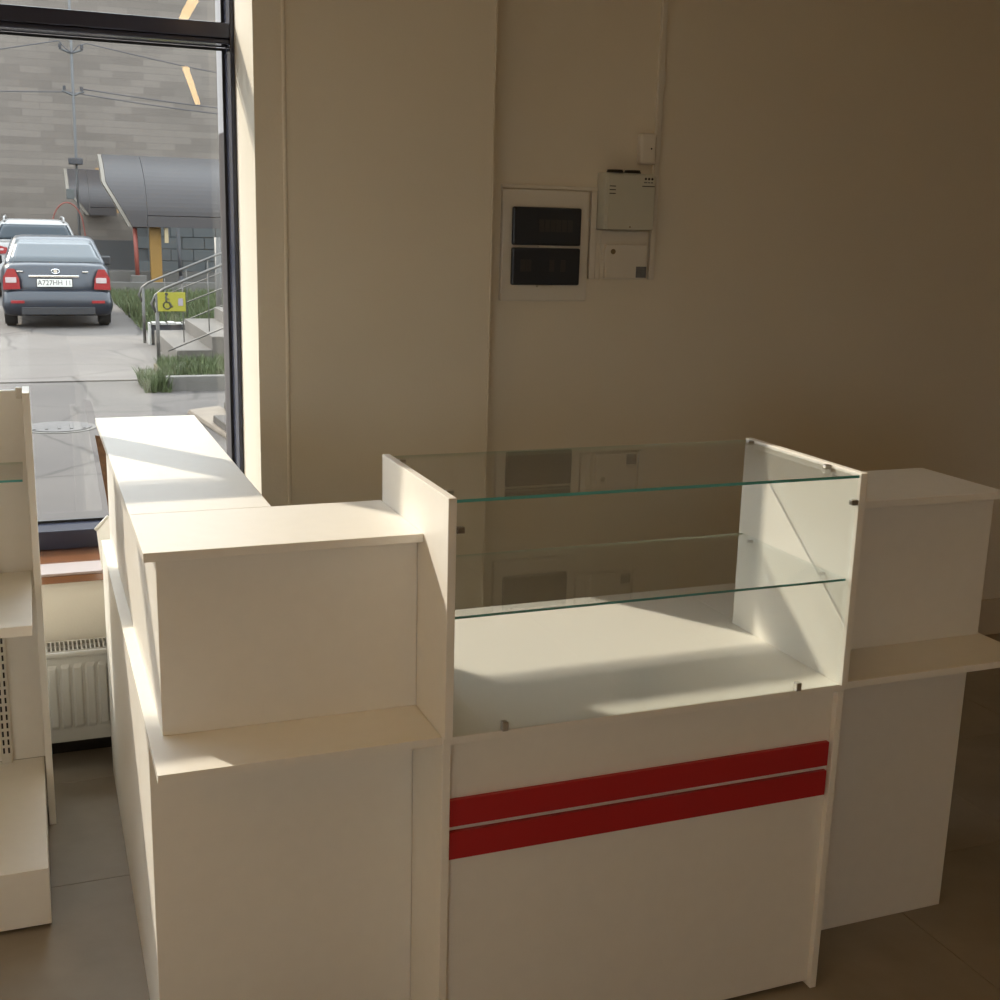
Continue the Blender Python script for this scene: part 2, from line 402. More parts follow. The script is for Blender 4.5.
gr = boxes('top_grille', [(ra, rb, 3.628, 3.632, .386, .398), (ra, rb, 3.713, 3.722, .386, .398), (ra, rb, 3.664, 3.667, .388, .396)]
      + [(x, x+.0045, 3.632, 3.713, .388, .398) for x in [ra+.0125*i for i in range(int((rb-ra)/.0125))]], RADI, Rd)
for x in (ra, rb-.002): box('end_cover', x, x+.002, 3.627, 3.718, .112, .385, RADI, Rd, 0)
tube('pipe', [(ra+.08, 3.665, .12), (ra+.08, 3.665, .05), (ra+.08, 3.795, .05)], .009, RADI, Rd)
for x in (-.7, .3): box('wall_bracket', x, x+.02, 3.718, 3.799, .2, .33, RADI, Rd, 0)

# offcuts lying on the sill behind the counter end
prism_y('hardboard_offcut', [(.212, .602), (.236, .602), (.225, .86), (.190, 1.016), (.165, 1.020), (.176, .93), (.190, .82)], 3.797, 3.801, CHIP)
tag(bpy.data.objects['hardboard_offcut'], 'narrow brown hardboard offcut standing on the sill behind the counter end', 'offcut')
wp = thing('plastic_trim_piece', (.18, 3.79, .602), 'small white plastic trim piece with slanted edge on the window sill', 'trim piece')
prism_y('plate', [(.164, .602), (.235, .602), (.235, .772), (.193, .766), (.155, .724)], 3.772, 3.790, WHITE, wp)
tube('slanted_edge', [(.151, 3.781, .727), (.192, 3.781, .768)], .0055, PLAST, wp)

# ------------------------------------------------------------------ electrical gear on the back wall
P = thing('electrical_panel', (1.64, YW, 1.42), 'white flush electrical panel with two smoked breaker covers on the wall', 'electrical panel')
yq = YW-.022
box('frame', 1.482, 1.800, yq, YW, 1.428, 1.796, PLAST, P, .004)
for z0, z1 in ((1.614, 1.739), (1.482, 1.606)):
    cv = box('breaker_cover', 1.514, 1.765, yq-.016, yq, z0, z1, SMOKE, P, .006)
    box('latch', 1.61, 1.67, yq-.012, yq, z0-.007, z0-.0005, PLAST, cv, .002)
    for i in ((range(3, 9)) if z0 > 1.5 else (0, 1, 5, 7)): box('breaker', 1.545+.021*i, 1.563+.021*i, yq-.0172, yq-.0162, z0+.045, z0+.085, BREAK, cv, 0)
tr = thing('cable_trunking', (1.82, YW, 1.50), 'white cable trunking running along the top and right of the electrical panel', 'cable trunking')
box('horizontal_run', 1.482, 1.832, YW-.014, YW, 1.7975, 1.811, PLAST, tr, .002)
box('vertical_run', 1.810, 1.831, YW-.016, YW, 1.503, 1.797, PLAST, tr, .002)
box('side_run', 1.833, 1.851, YW-.012, YW, 1.503, 1.67, PLAST, tr, .002)
U = thing('alarm_power_box', (1.92, YW, 1.67), 'grey white alarm power supply box with two black caps on top', 'power supply')
yu = YW-.065
box('housing', 1.834, 2.018, yu, YW, 1.671, 1.860, PLASTG, U, .004)
box('front_cover', 1.846, 2.022, yu-.004, yu, 1.673, 1.855, PLASTG, U, .003)
for x in (1.878, 1.944):
    cyl('top_cap', (x, YW-.045, 1.860), 'z', .030, .010, BLACKP, U, 20, .026)
boxes('vent_slot', [(1.849, 1.872, yu-.0048, yu-.0036, z, z+.003) for z in (1.790, 1.802, 1.814)], BLACKP, U)
for i in range(3): cyl('indicator_light', (1.984+.0125*i, yu-.0055, 1.843), 'y', .0042, .003, BLACKP, U, 12)
boxes('indicator_caption', [(1.978, 1.990, yu-.0046, yu-.0038, 1.829, 1.833), (1.993, 2.001, yu-.0046, yu-.0038, 1.829, 1.833), (2.004, 2.012, yu-.0046, yu-.0038, 1.829, 1.833)], GREYL, U)
box('caption_line', 1.972, 2.020, yu-.0046, yu-.0038, 1.817, 1.820, BLACKP, U, 0)
cyl('screw', (1.932, yu-.005, 1.682), 'y', .003, .002, BRASS, U, 10)
boxes('hinge_mark', [(2.0185, 2.0205, yu+.008, yu+.03, z, z+.004) for z in (1.79, 1.805, 1.815)], BLACKP, U)
Q = thing('key_cabinet', (1.95, YW, 1.50), 'small cream lockable box with grey label under the power supply', 'lock box')
box('backplate', 1.852, 2.034, YW-.012, YW, 1.503, 1.668, PLAST, Q, .001)
box('door', 1.864, 2.026, YW-.030, YW-.0125, 1.506, 1.622, PLAST, Q, .003)
cyl('lock', (1.892, YW-.0325, 1.598), 'y', .009, .004, BRASS, Q, 16)
box('label_sticker', 1.984, 2.024, YW-.0312, YW-.0302, 1.510, 1.548, GREYL, Q, 0)
sn = thing('alarm_sensor', (2.0, YW, 1.88), 'small white rounded wall sensor above the power supply box', 'sensor')
box('housing', 1.978, 2.040, YW-.035, YW, 1.893, 1.996, PLAST, sn, .008)
cyl('led', (2.018, YW-.0365, 1.945), 'y', .003, .002, BLACKP, sn, 10)
cd = thing('vertical_conduit', (2.06, YW, 1.50), 'thin cream cable conduit rising up the wall to the ceiling', 'conduit')
box('channel', 2.044, 2.064, YW-.016, YW, 1.503, ZC, PLAST, cd, .002)
box('joint_clip', 2.041, 2.067, YW-.018, YW-.0162, 2.16, 2.20, PLAST, cd, .0005)

# ------------------------------------------------------------------ warm linear lamps under the ceiling behind the viewer, the left rows added as fill
def lamp(p, q, z, label):
    t = thing('linear_lamp', (p[0], p[1], z), label, 'lamp', 'warm linear ceiling lamps')
    dx, dy = q[0]-p[0], q[1]-p[1]; L = math.hypot(dx, dy); nx, ny = -dy/L*.022, dx/L*.022
    poly = [(p[0]+nx, p[1]+ny), (q[0]+nx, q[1]+ny), (q[0]-nx, q[1]-ny), (p[0]-nx, p[1]-ny)]
    plate('diffuser', poly, z-.02, z, LAMPM, t); plate('housing', poly, z+.0005, z+.05, PLAST, t)
    for s in (.15, .85):
        tube('hanger', [(p[0]+dx*s, p[1]+dy*s, z+.05), (p[0]+dx*s, p[1]+dy*s, ZC)], .003, CHROME, t, 6)
lamp((1.171, -1.10), (1.617, -3.88), 2.75, 'long warm linear lamp hanging at the back of the shop')
for k_, (lx, side) in enumerate(((-1.6, 'left'), (-3.2, 'far left'))):  # unseen lamps added to brighten the counter fronts
    lamp((lx, 1.8), (lx, -.6), 2.75, 'added linear fill lamp hanging over the %s of the shop, nearer the window' % side)
    lamp((lx, -1.4), (lx, -3.9), 2.75, 'added linear fill lamp hanging over the %s of the shop, at the back' % side)
lamp((.858, 1.84), (.884, 1.18), 2.75, 'short warm linear lamp hanging over the shop floor')

# ------------------------------------------------------------------ outside
G = -.12
def asphalt_mat(name, a, b_, sc):
    m = mat(name, a, .9, var=.0); nt = m.node_tree; bs = nt.nodes['Principled BSDF']
    tc = [n for n in nt.nodes if n.type == 'MAPPING'][0]
    n1 = nt.nodes.new('ShaderNodeTexNoise'); n1.inputs['Scale'].default_value = sc; n1.inputs['Detail'].default_value = 8
    nt.links.new(tc.outputs[0], n1.inputs['Vector'])
    r = nt.nodes.new('ShaderNodeValToRGB'); r.color_ramp.elements[0].position = .35; r.color_ramp.elements[1].position = .65
    r.color_ramp.elements[0].color = (*a, 1); r.color_ramp.elements[1].color = (*b_, 1)
    vo = nt.nodes.new('ShaderNodeTexVoronoi'); vo.feature = 'DISTANCE_TO_EDGE'; vo.inputs['Scale'].default_value = .55
    wv = nt.nodes.new('ShaderNodeMixRGB'); wv.blend_type = 'ADD'; wv.inputs[0].default_value = .35
    nt.links.new(tc.outputs[0], wv.inputs[1]); nt.links.new(n1.outputs['Color'], wv.inputs[2]); nt.links.new(wv.outputs[0], vo.inputs['Vector'])
    cr = nt.nodes.new('ShaderNodeValToRGB'); cr.color_ramp.elements[0].position = .004; cr.color_ramp.elements[1].position = .016
    cr.color_ramp.elements[0].color = (.45, .42, .40, 1); cr.color_ramp.elements[1].color = (1, 1, 1, 1)
    mu = nt.nodes.new('ShaderNodeMixRGB'); mu.blend_type = 'MULTIPLY'; mu.inputs[0].default_value = 1
    nt.links.new(vo.outputs['Distance'], cr.inputs[0]); nt.links.new(r.outputs[0], mu.inputs[1]); nt.links.new(cr.outputs[0], mu.inputs[2])
    nt.links.new(n1.outputs['Fac'], r.inputs[0]); nt.links.new(mu.outputs[0], bs.inputs['Base Color'])
    return m
ASPH = asphalt_mat('worn_asphalt', (.037, .0305, .0275), (.050, .042, .0375), .9)
CONC = asphalt_mat('light_concrete_paving', (.066, .0555, .049), (.081, .070, .062), .7)
CURB = mat('kerb_concrete', (0.0871, 0.0806, 0.0720), .85, var=.15, vscale=3)
DKWALL = mat('dark_slab', (0.0273, 0.0273, 0.0308), .7, var=.15, vscale=4)
GRASSM = mat('grass', (0.0456, 0.0608, 0.0184), .8, var=.3, vscale=3)
DRYM = mat('dry_grass_soil', (0.0600, 0.0480, 0.0224), .95, var=.3, vscale=2)
tag(boxes('pavement', [(-60, 60, -50, 13.86, G-.3, G)], ASPH), kind='structure')
tag(boxes('driveway', [(-60, 60, 13.87, 60, G-.3, G+.015)], CONC), kind='structure')
# manhole
mh = thing('manhole_cover', (.18, 10.85, G), 'round worn manhole cover set in the pavement outside the window', 'manhole cover')
IRON = mat('cast_iron', (0.066, 0.060, 0.057), .6, .3, var=.2, vscale=20)
cyl('rim', (.18, 10.85, G-.01), 'z', .31, .016, CURB, mh, 40)
cyl('lid', (.18, 10.85, G+.0065), 'z', .27, .006, IRON, mh, 40)
boxes('lid_pattern', [(.18-.2+.1*i-.012, .18-.2+.1*i+.012, 10.85-.15, 10.85+.15, G+.0125, G+.018) for i in range(5)], IRON, mh)
# planter and grass beside the steps
pk = thing('planter_kerb', (1.9, 13.2, G), 'low concrete planter kerb full of grass beside the outdoor steps', 'planter')
CK = box('front_kerb', 1.30, 4.2, 12.95, 13.07, G-.05, .035, CURB, pk, .01)
box('soil', 1.32, 4.2, 13.07, 14.5, G-.05, .0, DRYM, pk, 0)
def grass(name, n, xr, yr, z, hmin, hmax, label, m=GRASSM):
    v = []; f = []
    for _ in range(n):
        x = random.uniform(*xr); y = random.uniform(*yr); h = random.uniform(hmin, hmax); a = random.uniform(0, 6.28)
        w = h*.06; lx = random.uniform(-.5, .5)*h; ly = random.uniform(-.5, .5)*h; dx, dy = math.cos(a)*w, math.sin(a)*w
        k = len(v)
        v += [(x-dx, y-dy, z), (x+dx, y+dy, z), (x+lx*.5+dx*.6, y+ly*.5+dy*.6, z+h*.6), (x+lx*.5-dx*.6, y+ly*.5-dy*.6, z+h*.6), (x+lx, y+ly, z+h)]
        f += [(k, k+1, k+2, k+3), (k+3, k+2, k+4)]
    o = pyd(name, v, f, m, None, False, False)
    return tag(o, label, 'grass', kind='stuff')
grass('planter_grass', 5000, (1.34, 3.4), (13.1, 14.45), 0.0, .04, .15, 'green grass growing inside the planter kerb')
grass('corner_weeds', 900, (1.08, 1.34), (12.85, 13.7), G, .05, .22, 'tall green weeds at the corner of the planter kerb')
tag(boxes('lawn', [(1.75, 9, 21.2, 29.49, G-.1, G+.05)], DRYM), 'dry grass verge between the driveway and the far wall', 'lawn')
grass('verge_grass', 14000, (1.62, 5), (19.5, 29), G+.05, .05, .2, 'patchy tall grass on the verge behind the yellow sign')
tag(boxes('verge_kerb', [(1.6, 9, 29.5, 29.7, G-.1, .16)], CURB), 'long pale kerb behind the grass verge', 'kerb')
tag(boxes('verge_border', [(2.0, 9, 34, 34.4, G-.1, .22)], CURB), 'pale concrete border below the far porch posts', 'kerb')

# outdoor steps and ramp wall
STEP = mat('step_concrete', (0.0770, 0.0670, 0.0569), .9, var=.15, vscale=2)
TILEW = mat('white_tile_edge', (0.2455, 0.2383, 0.2189), .6)
stp = thing('outdoor_steps', (2.2, 16, G), 'concrete outdoor steps climbing to the right behind the planter', 'steps')
for i in range(6):
    x0 = 1.63+.42*i; z1 = .11+.085*i*1.9
    box('step', x0, x0+.42 if i < 5 else 6.0, 14.85, 17.6, G, z1, STEP, stp, .008)
rw = thing('ramp_wall', (2.1, 17.8, G), 'dark low slab wall with broken white tile edging beside the steps', 'low wall')
box('slab', 1.60, 2.62, 17.70, 17.9, G, .175, DKWALL, rw, .005)
for i in range(9):
    x = 1.62+i*.11
    box('edge_tile', x, x+random.uniform(.07, .10), 17.66, 17.92, .176, .205+random.uniform(-.012, .01), TILEW, rw, .002)
for i in range(5):
    x = 1.76+i*.1
    box('edge_tile', x, x+.085, 17.655, 17.695, -.05, -.025, TILEW, rw, .002)
box('edge_tile', 1.57, 1.597, 17.66, 17.9, G, .20, TILEW, rw, .002)
STEEL = mat('railing_steel', (.075, .07, .064), .5, .3)
def railing(y, x0, z0, x1, z1, label, n):
    t = thing('handrail', (x0, y, G), label, 'railing', 'handrails of the outdoor steps')
    sl_ = (z1-z0)/(x1-x0); xe = x1+1.2; ze = z1+sl_*1.2
    tube('rail', [(x0+.03, y, z0-.22), (x0-.02, y, z0-.12), (x0+.03, y, z0-.02), (x0+.12, y, z0+.05), (xe, y, ze)], .017, STEEL, t)
    tube('mid_rail', [(x0+.25, y, z0-.16), (xe, y, ze-.30)], .008, STEEL, t)
    tube('low_rail', [(x0+.15, y, z0-.68), (xe, y, ze-.76)], .009, STEEL, t)
    tube('post', [(x0+.04, y, G), (x0+.04, y, z0-.02)], .022, STEEL, t)
    for i in range(1, n):
        x = x0+.04+(xe-x0)*i/n
        tube('baluster', [(x, y, z0+sl_*(x-x0)-.72), (x, y, z0+sl_*(x-x0))], .006, STEEL, t)
railing(14.78, 1.37, .79, 2.272, 1.17, 'steel handrail with the yellow sign on the near side of the steps', 7)
railing(17.98, 1.49, .70, 2.74, 1.22, 'plain steel handrail on the far side of the steps', 8)
# yellow accessibility sign
YEL = mat('yellow_sign_plate', (0.2009, 0.1814, 0.0094), .5)
sg = thing('accessibility_sign', (1.57, 14.7, .58), 'yellow sign with black wheelchair symbol hanging on the handrail', 'sign')
ys_ = 14.72
box('plate', 1.415, 1.735, ys_, ys_+.008, .585, .808, YEL, sg, .002)
cyl('symbol_head', (1.518, ys_-.004, .786), 'y', .018, .004, BLACKP, sg, 14)
tube('symbol_body', [(1.512, ys_-.002, .765), (1.515, ys_-.002, .695), (1.548, ys_-.002, .690), (1.570, ys_-.002, .640), (1.585, ys_-.002, .646)], .011, BLACKP, sg, 6)
tube('symbol_arm', [(1.514, ys_-.002, .735), (1.548, ys_-.002, .728)], .006, BLACKP, sg, 6)
tube('symbol_wheel', [(1.522+.042*math.cos(a), ys_-.002, .656+.042*math.sin(a)) for a in [2.0+4.2*i/16 for i in range(17)]], .0075, BLACKP, sg, 6)
box('sticker', 1.650, 1.705, ys_-.003, ys_-.0005, .650, .738, mat('sticker_grey', (0.2100, 0.1800, 0.2000), .6), sg, 0)
# light pole by the steps
tube('white_post', [(2.63, 18.2, G), (2.63, 18.2, 1.40)], .045, mat('pale_post_paint', (0.0570, 0.0544, 0.0505), .5))
tag(bpy.data.objects['white_post'], 'pale round post standing at the far end of the ramp wall', 'post')

# loose bricks and broken slab near the shop
SAND = mat('sandy_slab', (0.1188, 0.0950, 0.0713), .9, var=.15, vscale=5)
def rot_box(name, c, s, rz, m, label, cat, group=None):
    o = thing(name, c, label, cat, group); bm = bmesh.new(); bm_box(bm, -s[0]/2, s[0]/2, -s[1]/2, s[1]/2, 0, s[2])
    for vv in bm.verts: vv.co += Vector((random.uniform(-1, 1)*s[0], random.uniform(-1, 1)*s[1], random.uniform(-1, 0)*s[2]))*.06
    bmesh.ops.bevel(bm, geom=list(bm.edges), offset=.006, segments=1, affect='EDGES')
    me = bpy.data.meshes.new(name); bm.to_mesh(me); bm.free(); me.materials.append(m)
    bpy.data.objects.remove(o); o = bpy.data.objects.new(name, me); COL.objects.link(o); o.location = c; o.rotation_euler = (0, 0, rz)
    return tag(o, label, cat, group)
rot_box('broken_slab', (1.62, 10.15, G), (.34, 2.6, .05), .10, SAND, 'long sandy broken slab lying on the pavement by the window', 'slab')
BRK = mat('dark_brick', (0.028, 0.022, 0.019), .9, var=.2, vscale=20)
rot_box('loose_brick', (1.52, 10.22, G+.0505), (.11, .62, .07), .06, BRK, 'dark brick lying on the sandy slab, the nearer one', 'brick', 'loose bricks')
rot_box('loose_brick', (1.70, 11.2, G+.0505), (.11, .3, .07), -.1, BRK, 'dark brick lying on the far end of the sandy slab', 'brick', 'loose bricks')

# far building
def stone_mat(name, a, b_, mo, sx, sy, rot=True):
    m = mat(name, a, .9); nt = m.node_tree; bs = nt.nodes['Principled BSDF']
    mp = [n for n in nt.nodes if n.type == 'MAPPING'][0]; mp.inputs['Rotation'].default_value = (math.pi/2, 0, 0)
    br = nt.nodes.new('ShaderNodeTexBrick'); br.inputs['Color1'].default_value = (*a, 1); br.inputs['Color2'].default_value = (*b_, 1)
    br.inputs['Mortar'].default_value = (*mo, 1); br.inputs['Scale'].default_value = 1; br.inputs['Mortar Size'].default_value = .006
    br.inputs['Brick Width'].default_value = sx; br.inputs['Row Height'].default_value = sy; br.offset = .43; br.inputs['Bias'].default_value = -.2
    n = nt.nodes.new('ShaderNodeTexNoise'); n.inputs['Scale'].default_value = .35; n.inputs['Detail'].default_value = 4
    mx = nt.nodes.new('ShaderNodeMixRGB'); mx.blend_type = 'MULTIPLY'; mx.inputs[0].default_value = .35
    nt.links.new(mp.outputs[0], br.inputs['Vector']); nt.links.new(mp.outputs[0], n.inputs['Vector'])
    nt.links.new(br.outputs['Color'], mx.inputs[1]); nt.links.new(n.outputs['Fac'], mx.inputs[2])
    nt.links.new(mx.outputs[0], bs.inputs['Base Color'])
    return m
STONE = stone_mat('stone_cladding', (.158, .134, .113), (.112, .094, .079), (.092, .078, .066), .95, .22)
PLINTH = mat('grey_plinth', (0.0504, 0.0504, 0.0504), .9, var=.12, vscale=.8)
fb = thing('stone_building', (3, 43, G), 'large building clad in beige stone courses filling the view through the window', 'building')
box('facade', -60, 60, 43, 52, .86, 13, STONE, fb, 0)
box('plinth', -60, 60, 42.85, 52, G-.2, .86, PLINTH, fb, 0)
# grey block wall behind the porch posts
bw = thing('block_wall', (5, 41, G), 'grey concrete block wall under the large porch canopy', 'wall')
BLK = mat('grey_block', (0.0547, 0.0590, 0.0590), .9, var=.12, vscale=1.5); BLKJ = mat('block_joint', (0.0432, 0.0454, 0.0454), .95)
box('core', 3.35, 9, 41.05, 41.4, G, 1.9, BLKJ, bw, 0)
for r in range(5):
    for c in range(8):
        x = 3.35+c*.72+(.36 if r % 2 else 0)
        if x+.7 > 9: continue
        box('block', x, x+.70, 41.0, 41.05, G+.02+r*.38, G+.02+r*.38+.36, BLK, bw, .008)
# porch canopies: bent sheet hoods with a diagonal cut at the left end
HOODM = mat('silver_lilac_sheet', (.034, .030, .030), .42, .0, var=.04, vscale=1.2, spec=.3)
HOODE = mat('canopy_side_cream', (0.1267, 0.1094, 0.0878), .6)
def hood(name, y, xl, xm, xr, zb, zf, zt, cut, label, depth):
    t = thing(name, (xm, y, zb), label, 'canopy', 'porch hoods on the stone building')
    def yy(z):
        tt = max(0, (z-zf)/(zt-zf)); return y+depth*(tt**2.4)
    rows = [zf+(zt-zf)*i/14 for i in range(15)]
    def strip(nm, xa, xb, zs_, m):
        v = []; n_ = len(zs_)
        for z in zs_:
            a = xa(z)
            v += [(a, yy(z), z), (xb, yy(z), z)]
        off = len(v); v += [(x, yv+.07, z-.03) for x, yv, z in v]
        f = []
        for i in range(n_-1):
            f += [(2*i, 2*i+1, 2*i+3, 2*i+2), (off+2*i, off+2*i+2, off+2*i+3, off+2*i+1),
                  (2*i, 2*i+2, off+2*i+2, off+2*i), (2*i+1, off+2*i+1, off+2*i+3, 2*i+3)]
        f += [(0, off, off+1, 1), (2*n_-2, 2*n_-1, off+2*n_-1, off+2*n_-2)]
        return pyd(nm, v, f, m, t)
    strip('hood_sheet', lambda z: xm, xr, rows, HOODM)
    box('fascia', xm, xr, y-.02, y+.05, zb, zf-.02, HOODM, t, .004)
    rows2 = [zb+(zt-zb)*i/18 for i in range(19)]
    zc, xc = cut
    def left(z):
        if z >= zc: return xl
        return xl+(xc-xl)*(zc-z)/(zc-zb)
    strip('end_sheet', left, xm-.01, rows2, HOODM)
    # cream return of the cut edge
    v = []; n_ = len(rows2)
    for z in rows2: v += [(left(z)-.10, yy(z)+.02, z), (left(z)-.01, yy(z)+.02, z)]
    off = len(v); v += [(x, yv+.5, z) for x, yv, z in v]
    f = []
    for i in range(n_-1):
        f += [(2*i, 2*i+1, 2*i+3, 2*i+2), (2*i, 2*i+2, off+2*i+2, off+2*i), (2*i+1, off+2*i+1, off+2*i+3, 2*i+3), (off+2*i, off+2*i+2, off+2*i+3, off+2*i+1)]
    f += [(0, off, off+1, 1), (2*n_-2, 2*n_-1, off+2*n_-1, off+2*n_-2)]
    pyd('end_return', v, f, HOODE, t)
    box('soffit', xm, xr, y+.06, (43.0 if y > 36 else y+depth+2.5), zb+.02, zb+.08, HOODM, t, 0)
    return t
h1 = hood('porch_hood', 33, 2.03, 3.0, 9, 1.40, 1.70, 3.25, (2.50, 2.62), 'large silver porch hood with diagonal end over the yellow post', 1.7)
h2 = hood('porch_hood', 38.6, 1.32, 1.86, 2.62, 1.66, 1.90, 3.03, (2.38, 1.86), 'small silver porch hood seen left of the large one', 1.5)
bn = thing('sunlit_banner', (2.5, 41, 1.7), 'orange and green printed banner in the gap between the two hoods', 'banner')
box('sheet', 2.24, 3.3, 41.8, 41.83, 1.75, 3.15, mat('banner_orange', (0.2347, 0.1361, 0.0533), .7, var=.2, vscale=3), bn, 0)
box('green_print', 2.26, 2.75, 41.77, 41.795, 1.80, 2.15, mat('banner_green', (.06, .22, .12), .7), bn, 0)
for i, (a, b_) in enumerate(((2.5, 1.9), (2.7, 2.0))): prism_y('stripe_print', [(a, b_), (a+.5, b_+.16), (a+.5, b_+.22), (a, b_+.06)], 41.74, 41.76, mat('banner_yellow', (.6, .5, .2), .7), bn)
REDP = mat('faded_red_post', (0.1778, 0.0389, 0.0259), .6, var=.15, vscale=3); YELP = mat('yellow_post_paint', (0.1735, 0.0900, 0.0101), .6, var=.1, vscale=2)
ps = thing('red_post', (2.73, 33.4, G), 'thin faded red post holding up the large porch hood', 'post')
tube('pole', [(2.73, 33.4, G+.15), (2.70, 33.4, 1.5)], .055, REDP, ps); box('foot', 2.55, 2.95, 33.2, 33.6, G, .15, CURB, ps, .02)
tag(box('yellow_post', 3.07, 3.36, 33.35, 33.6, G, 1.41, YELP, None, .01), 'wide yellow square post under the large porch hood', 'post')
bp_ = thing('black_post', (3.80, 31, G), 'dark metal post with flared foot right of the yellow post', 'post')
tube('pole', [(3.60, 31.3, G), (3.56, 31.3, 1.41)], .045, GASK, bp_)
cyl('foot', (3.60, 31.3, G), 'z', .17, .36, GASK, bp_, 12, .05)
tag(box('lantern', 3.42, 3.52, 33.1, 33.2, 1.0, 1.395, mat('lantern_cream', (0.2837, 0.2189, 0.1210), .5), None, .01), 'cream wall lantern hanging under the hood beside the yellow post', 'lantern')
# utility pole with wires
POLE = mat('galvanised_pole', (0.0677, 0.0677, 0.0677), .6, var=.1, vscale=4)
up = thing('utility_pole', (1.44, 36, G), 'thin grey utility pole with cross arms in front of the building', 'pole')
tube('pole', [(1.42, 36, G), (1.44, 36, 3), (1.48, 36, 8.6)], .036, POLE, up)
for z, w in ((5.96, .30), (4.88, .28)): tube('cross_arm', [(1.45-w, 36, z+.05), (1.45, 36, z-.06), (1.45+w, 36, z+.05)], .03, POLE, up)
for z, dx in ((6.02, -.28), (6.02, .28), (4.95, -.22), (4.95, .22)): cyl('insulator', (1.45+dx, 35.96, z), 'z', .04, .1, DKWALL, up, 10)
box('lamp_head', 1.23, 1.60, 35.7, 36.0, 3.0, 3.17, DKWALL, up, .02)
box('meter_box', 1.14, 1.34, 35.75, 36.0, 2.08, 2.35, mat('meter_box_grey', (0.0648, 0.0684, 0.0648), .6), up, .01)
WIRE = mat('black_cable', (.03, .03, .035), .6)
def wire(pts, label):
    P_ = []
    for (a, b_) in zip(pts[:-1], pts[1:]):
        for i in range(8):
            s_ = i/8; P_.append(tuple(Vector(a).lerp(Vector(b_), s_)-Vector((0, 0, .10*math.sin(math.pi*s_)*min(1, abs(b_[0]-a[0])/4)))))
    P_.append(pts[-1])
    tag(tube('overhead_wire', P_, .013, WIRE, None, 6), label, 'wire', 'wires on the utility pole')
wire([(-7, 36, 4.7), (1.15, 36, 6.2), (1.30, 35.93, 6.02), (1.46, 35.93, 5.9), (1.64, 35.93, 6.1), (1.85, 36, 6.18), (9, 36, 5.3)], 'upper black cable looping down at the utility pole')
wire([(-7, 36, 4.76), (1.3, 36, 4.9), (9, 36, 4.42)], 'lower cable strung level across the stone building')
wire([(1.65, 36, 5.0), (9, 36, 4.62)], 'thin cable running right from the lower cross arm')
tag(tube('red_hose', [(.7+.42*(1-math.cos(math.pi*i/14)), 35.3, 1.2+.78*math.sin(math.pi*i/14)) for i in range(13)]+[(1.56, 35.3, 1.0), (1.6, 35.3, G)], .018, REDP, None, 6), 'thin red hose arching beside the utility pole above the white car', 'hose')

# ------------------------------------------------------------------ parked cars
def ring_loft(name, rings, m, parent, close=True, smooth=True):
    n = len(rings[0]); v = [p for r in rings for p in r]
    f = [(j*n+i, j*n+(i+1) % n, (j+1)*n+(i+1) % n, (j+1)*n+i) for j in range(len(rings)-1) for i in range(n)]
    if close: f += [tuple(range(n))[::-1], tuple(range((len(rings)-1)*n, len(rings)*n))]
    return pyd(name, v, f, m, parent, smooth)
def body_ring(cx, y, w, zb, zs_, zt, gz):
    h = [(.0, zb), (w*.82, zb), (w*.95, zb+.05), (w*.995, zb+.18), (w, (zb+zs_)*.5), (w*.985, zs_-.10), (w*.95, zs_-.03), (w*.86, zt-.012), (w*.5, zt), (0, zt)]
    full = h + [(-x, z) for x, z in h[-2:0:-1]]
    return [(cx+x, y, gz+z) for x, z in full]
def round_rect(cx, y0, y1, w, z, gz, rr):
    pts = []
    for (sx, yc, a0) in ((1, y0, -90), (1, y1, 0), (-1, y1, 90), (-1, y0, 180)):
        for k in range(4):
            a = math.radians(a0+30*k)
            px = sx*(w-rr); py = (y0+rr) if yc == y0 else (y1-rr)
            pts.append((cx+px+rr*math.cos(a), py+rr*math.sin(a), gz+z))
    return pts
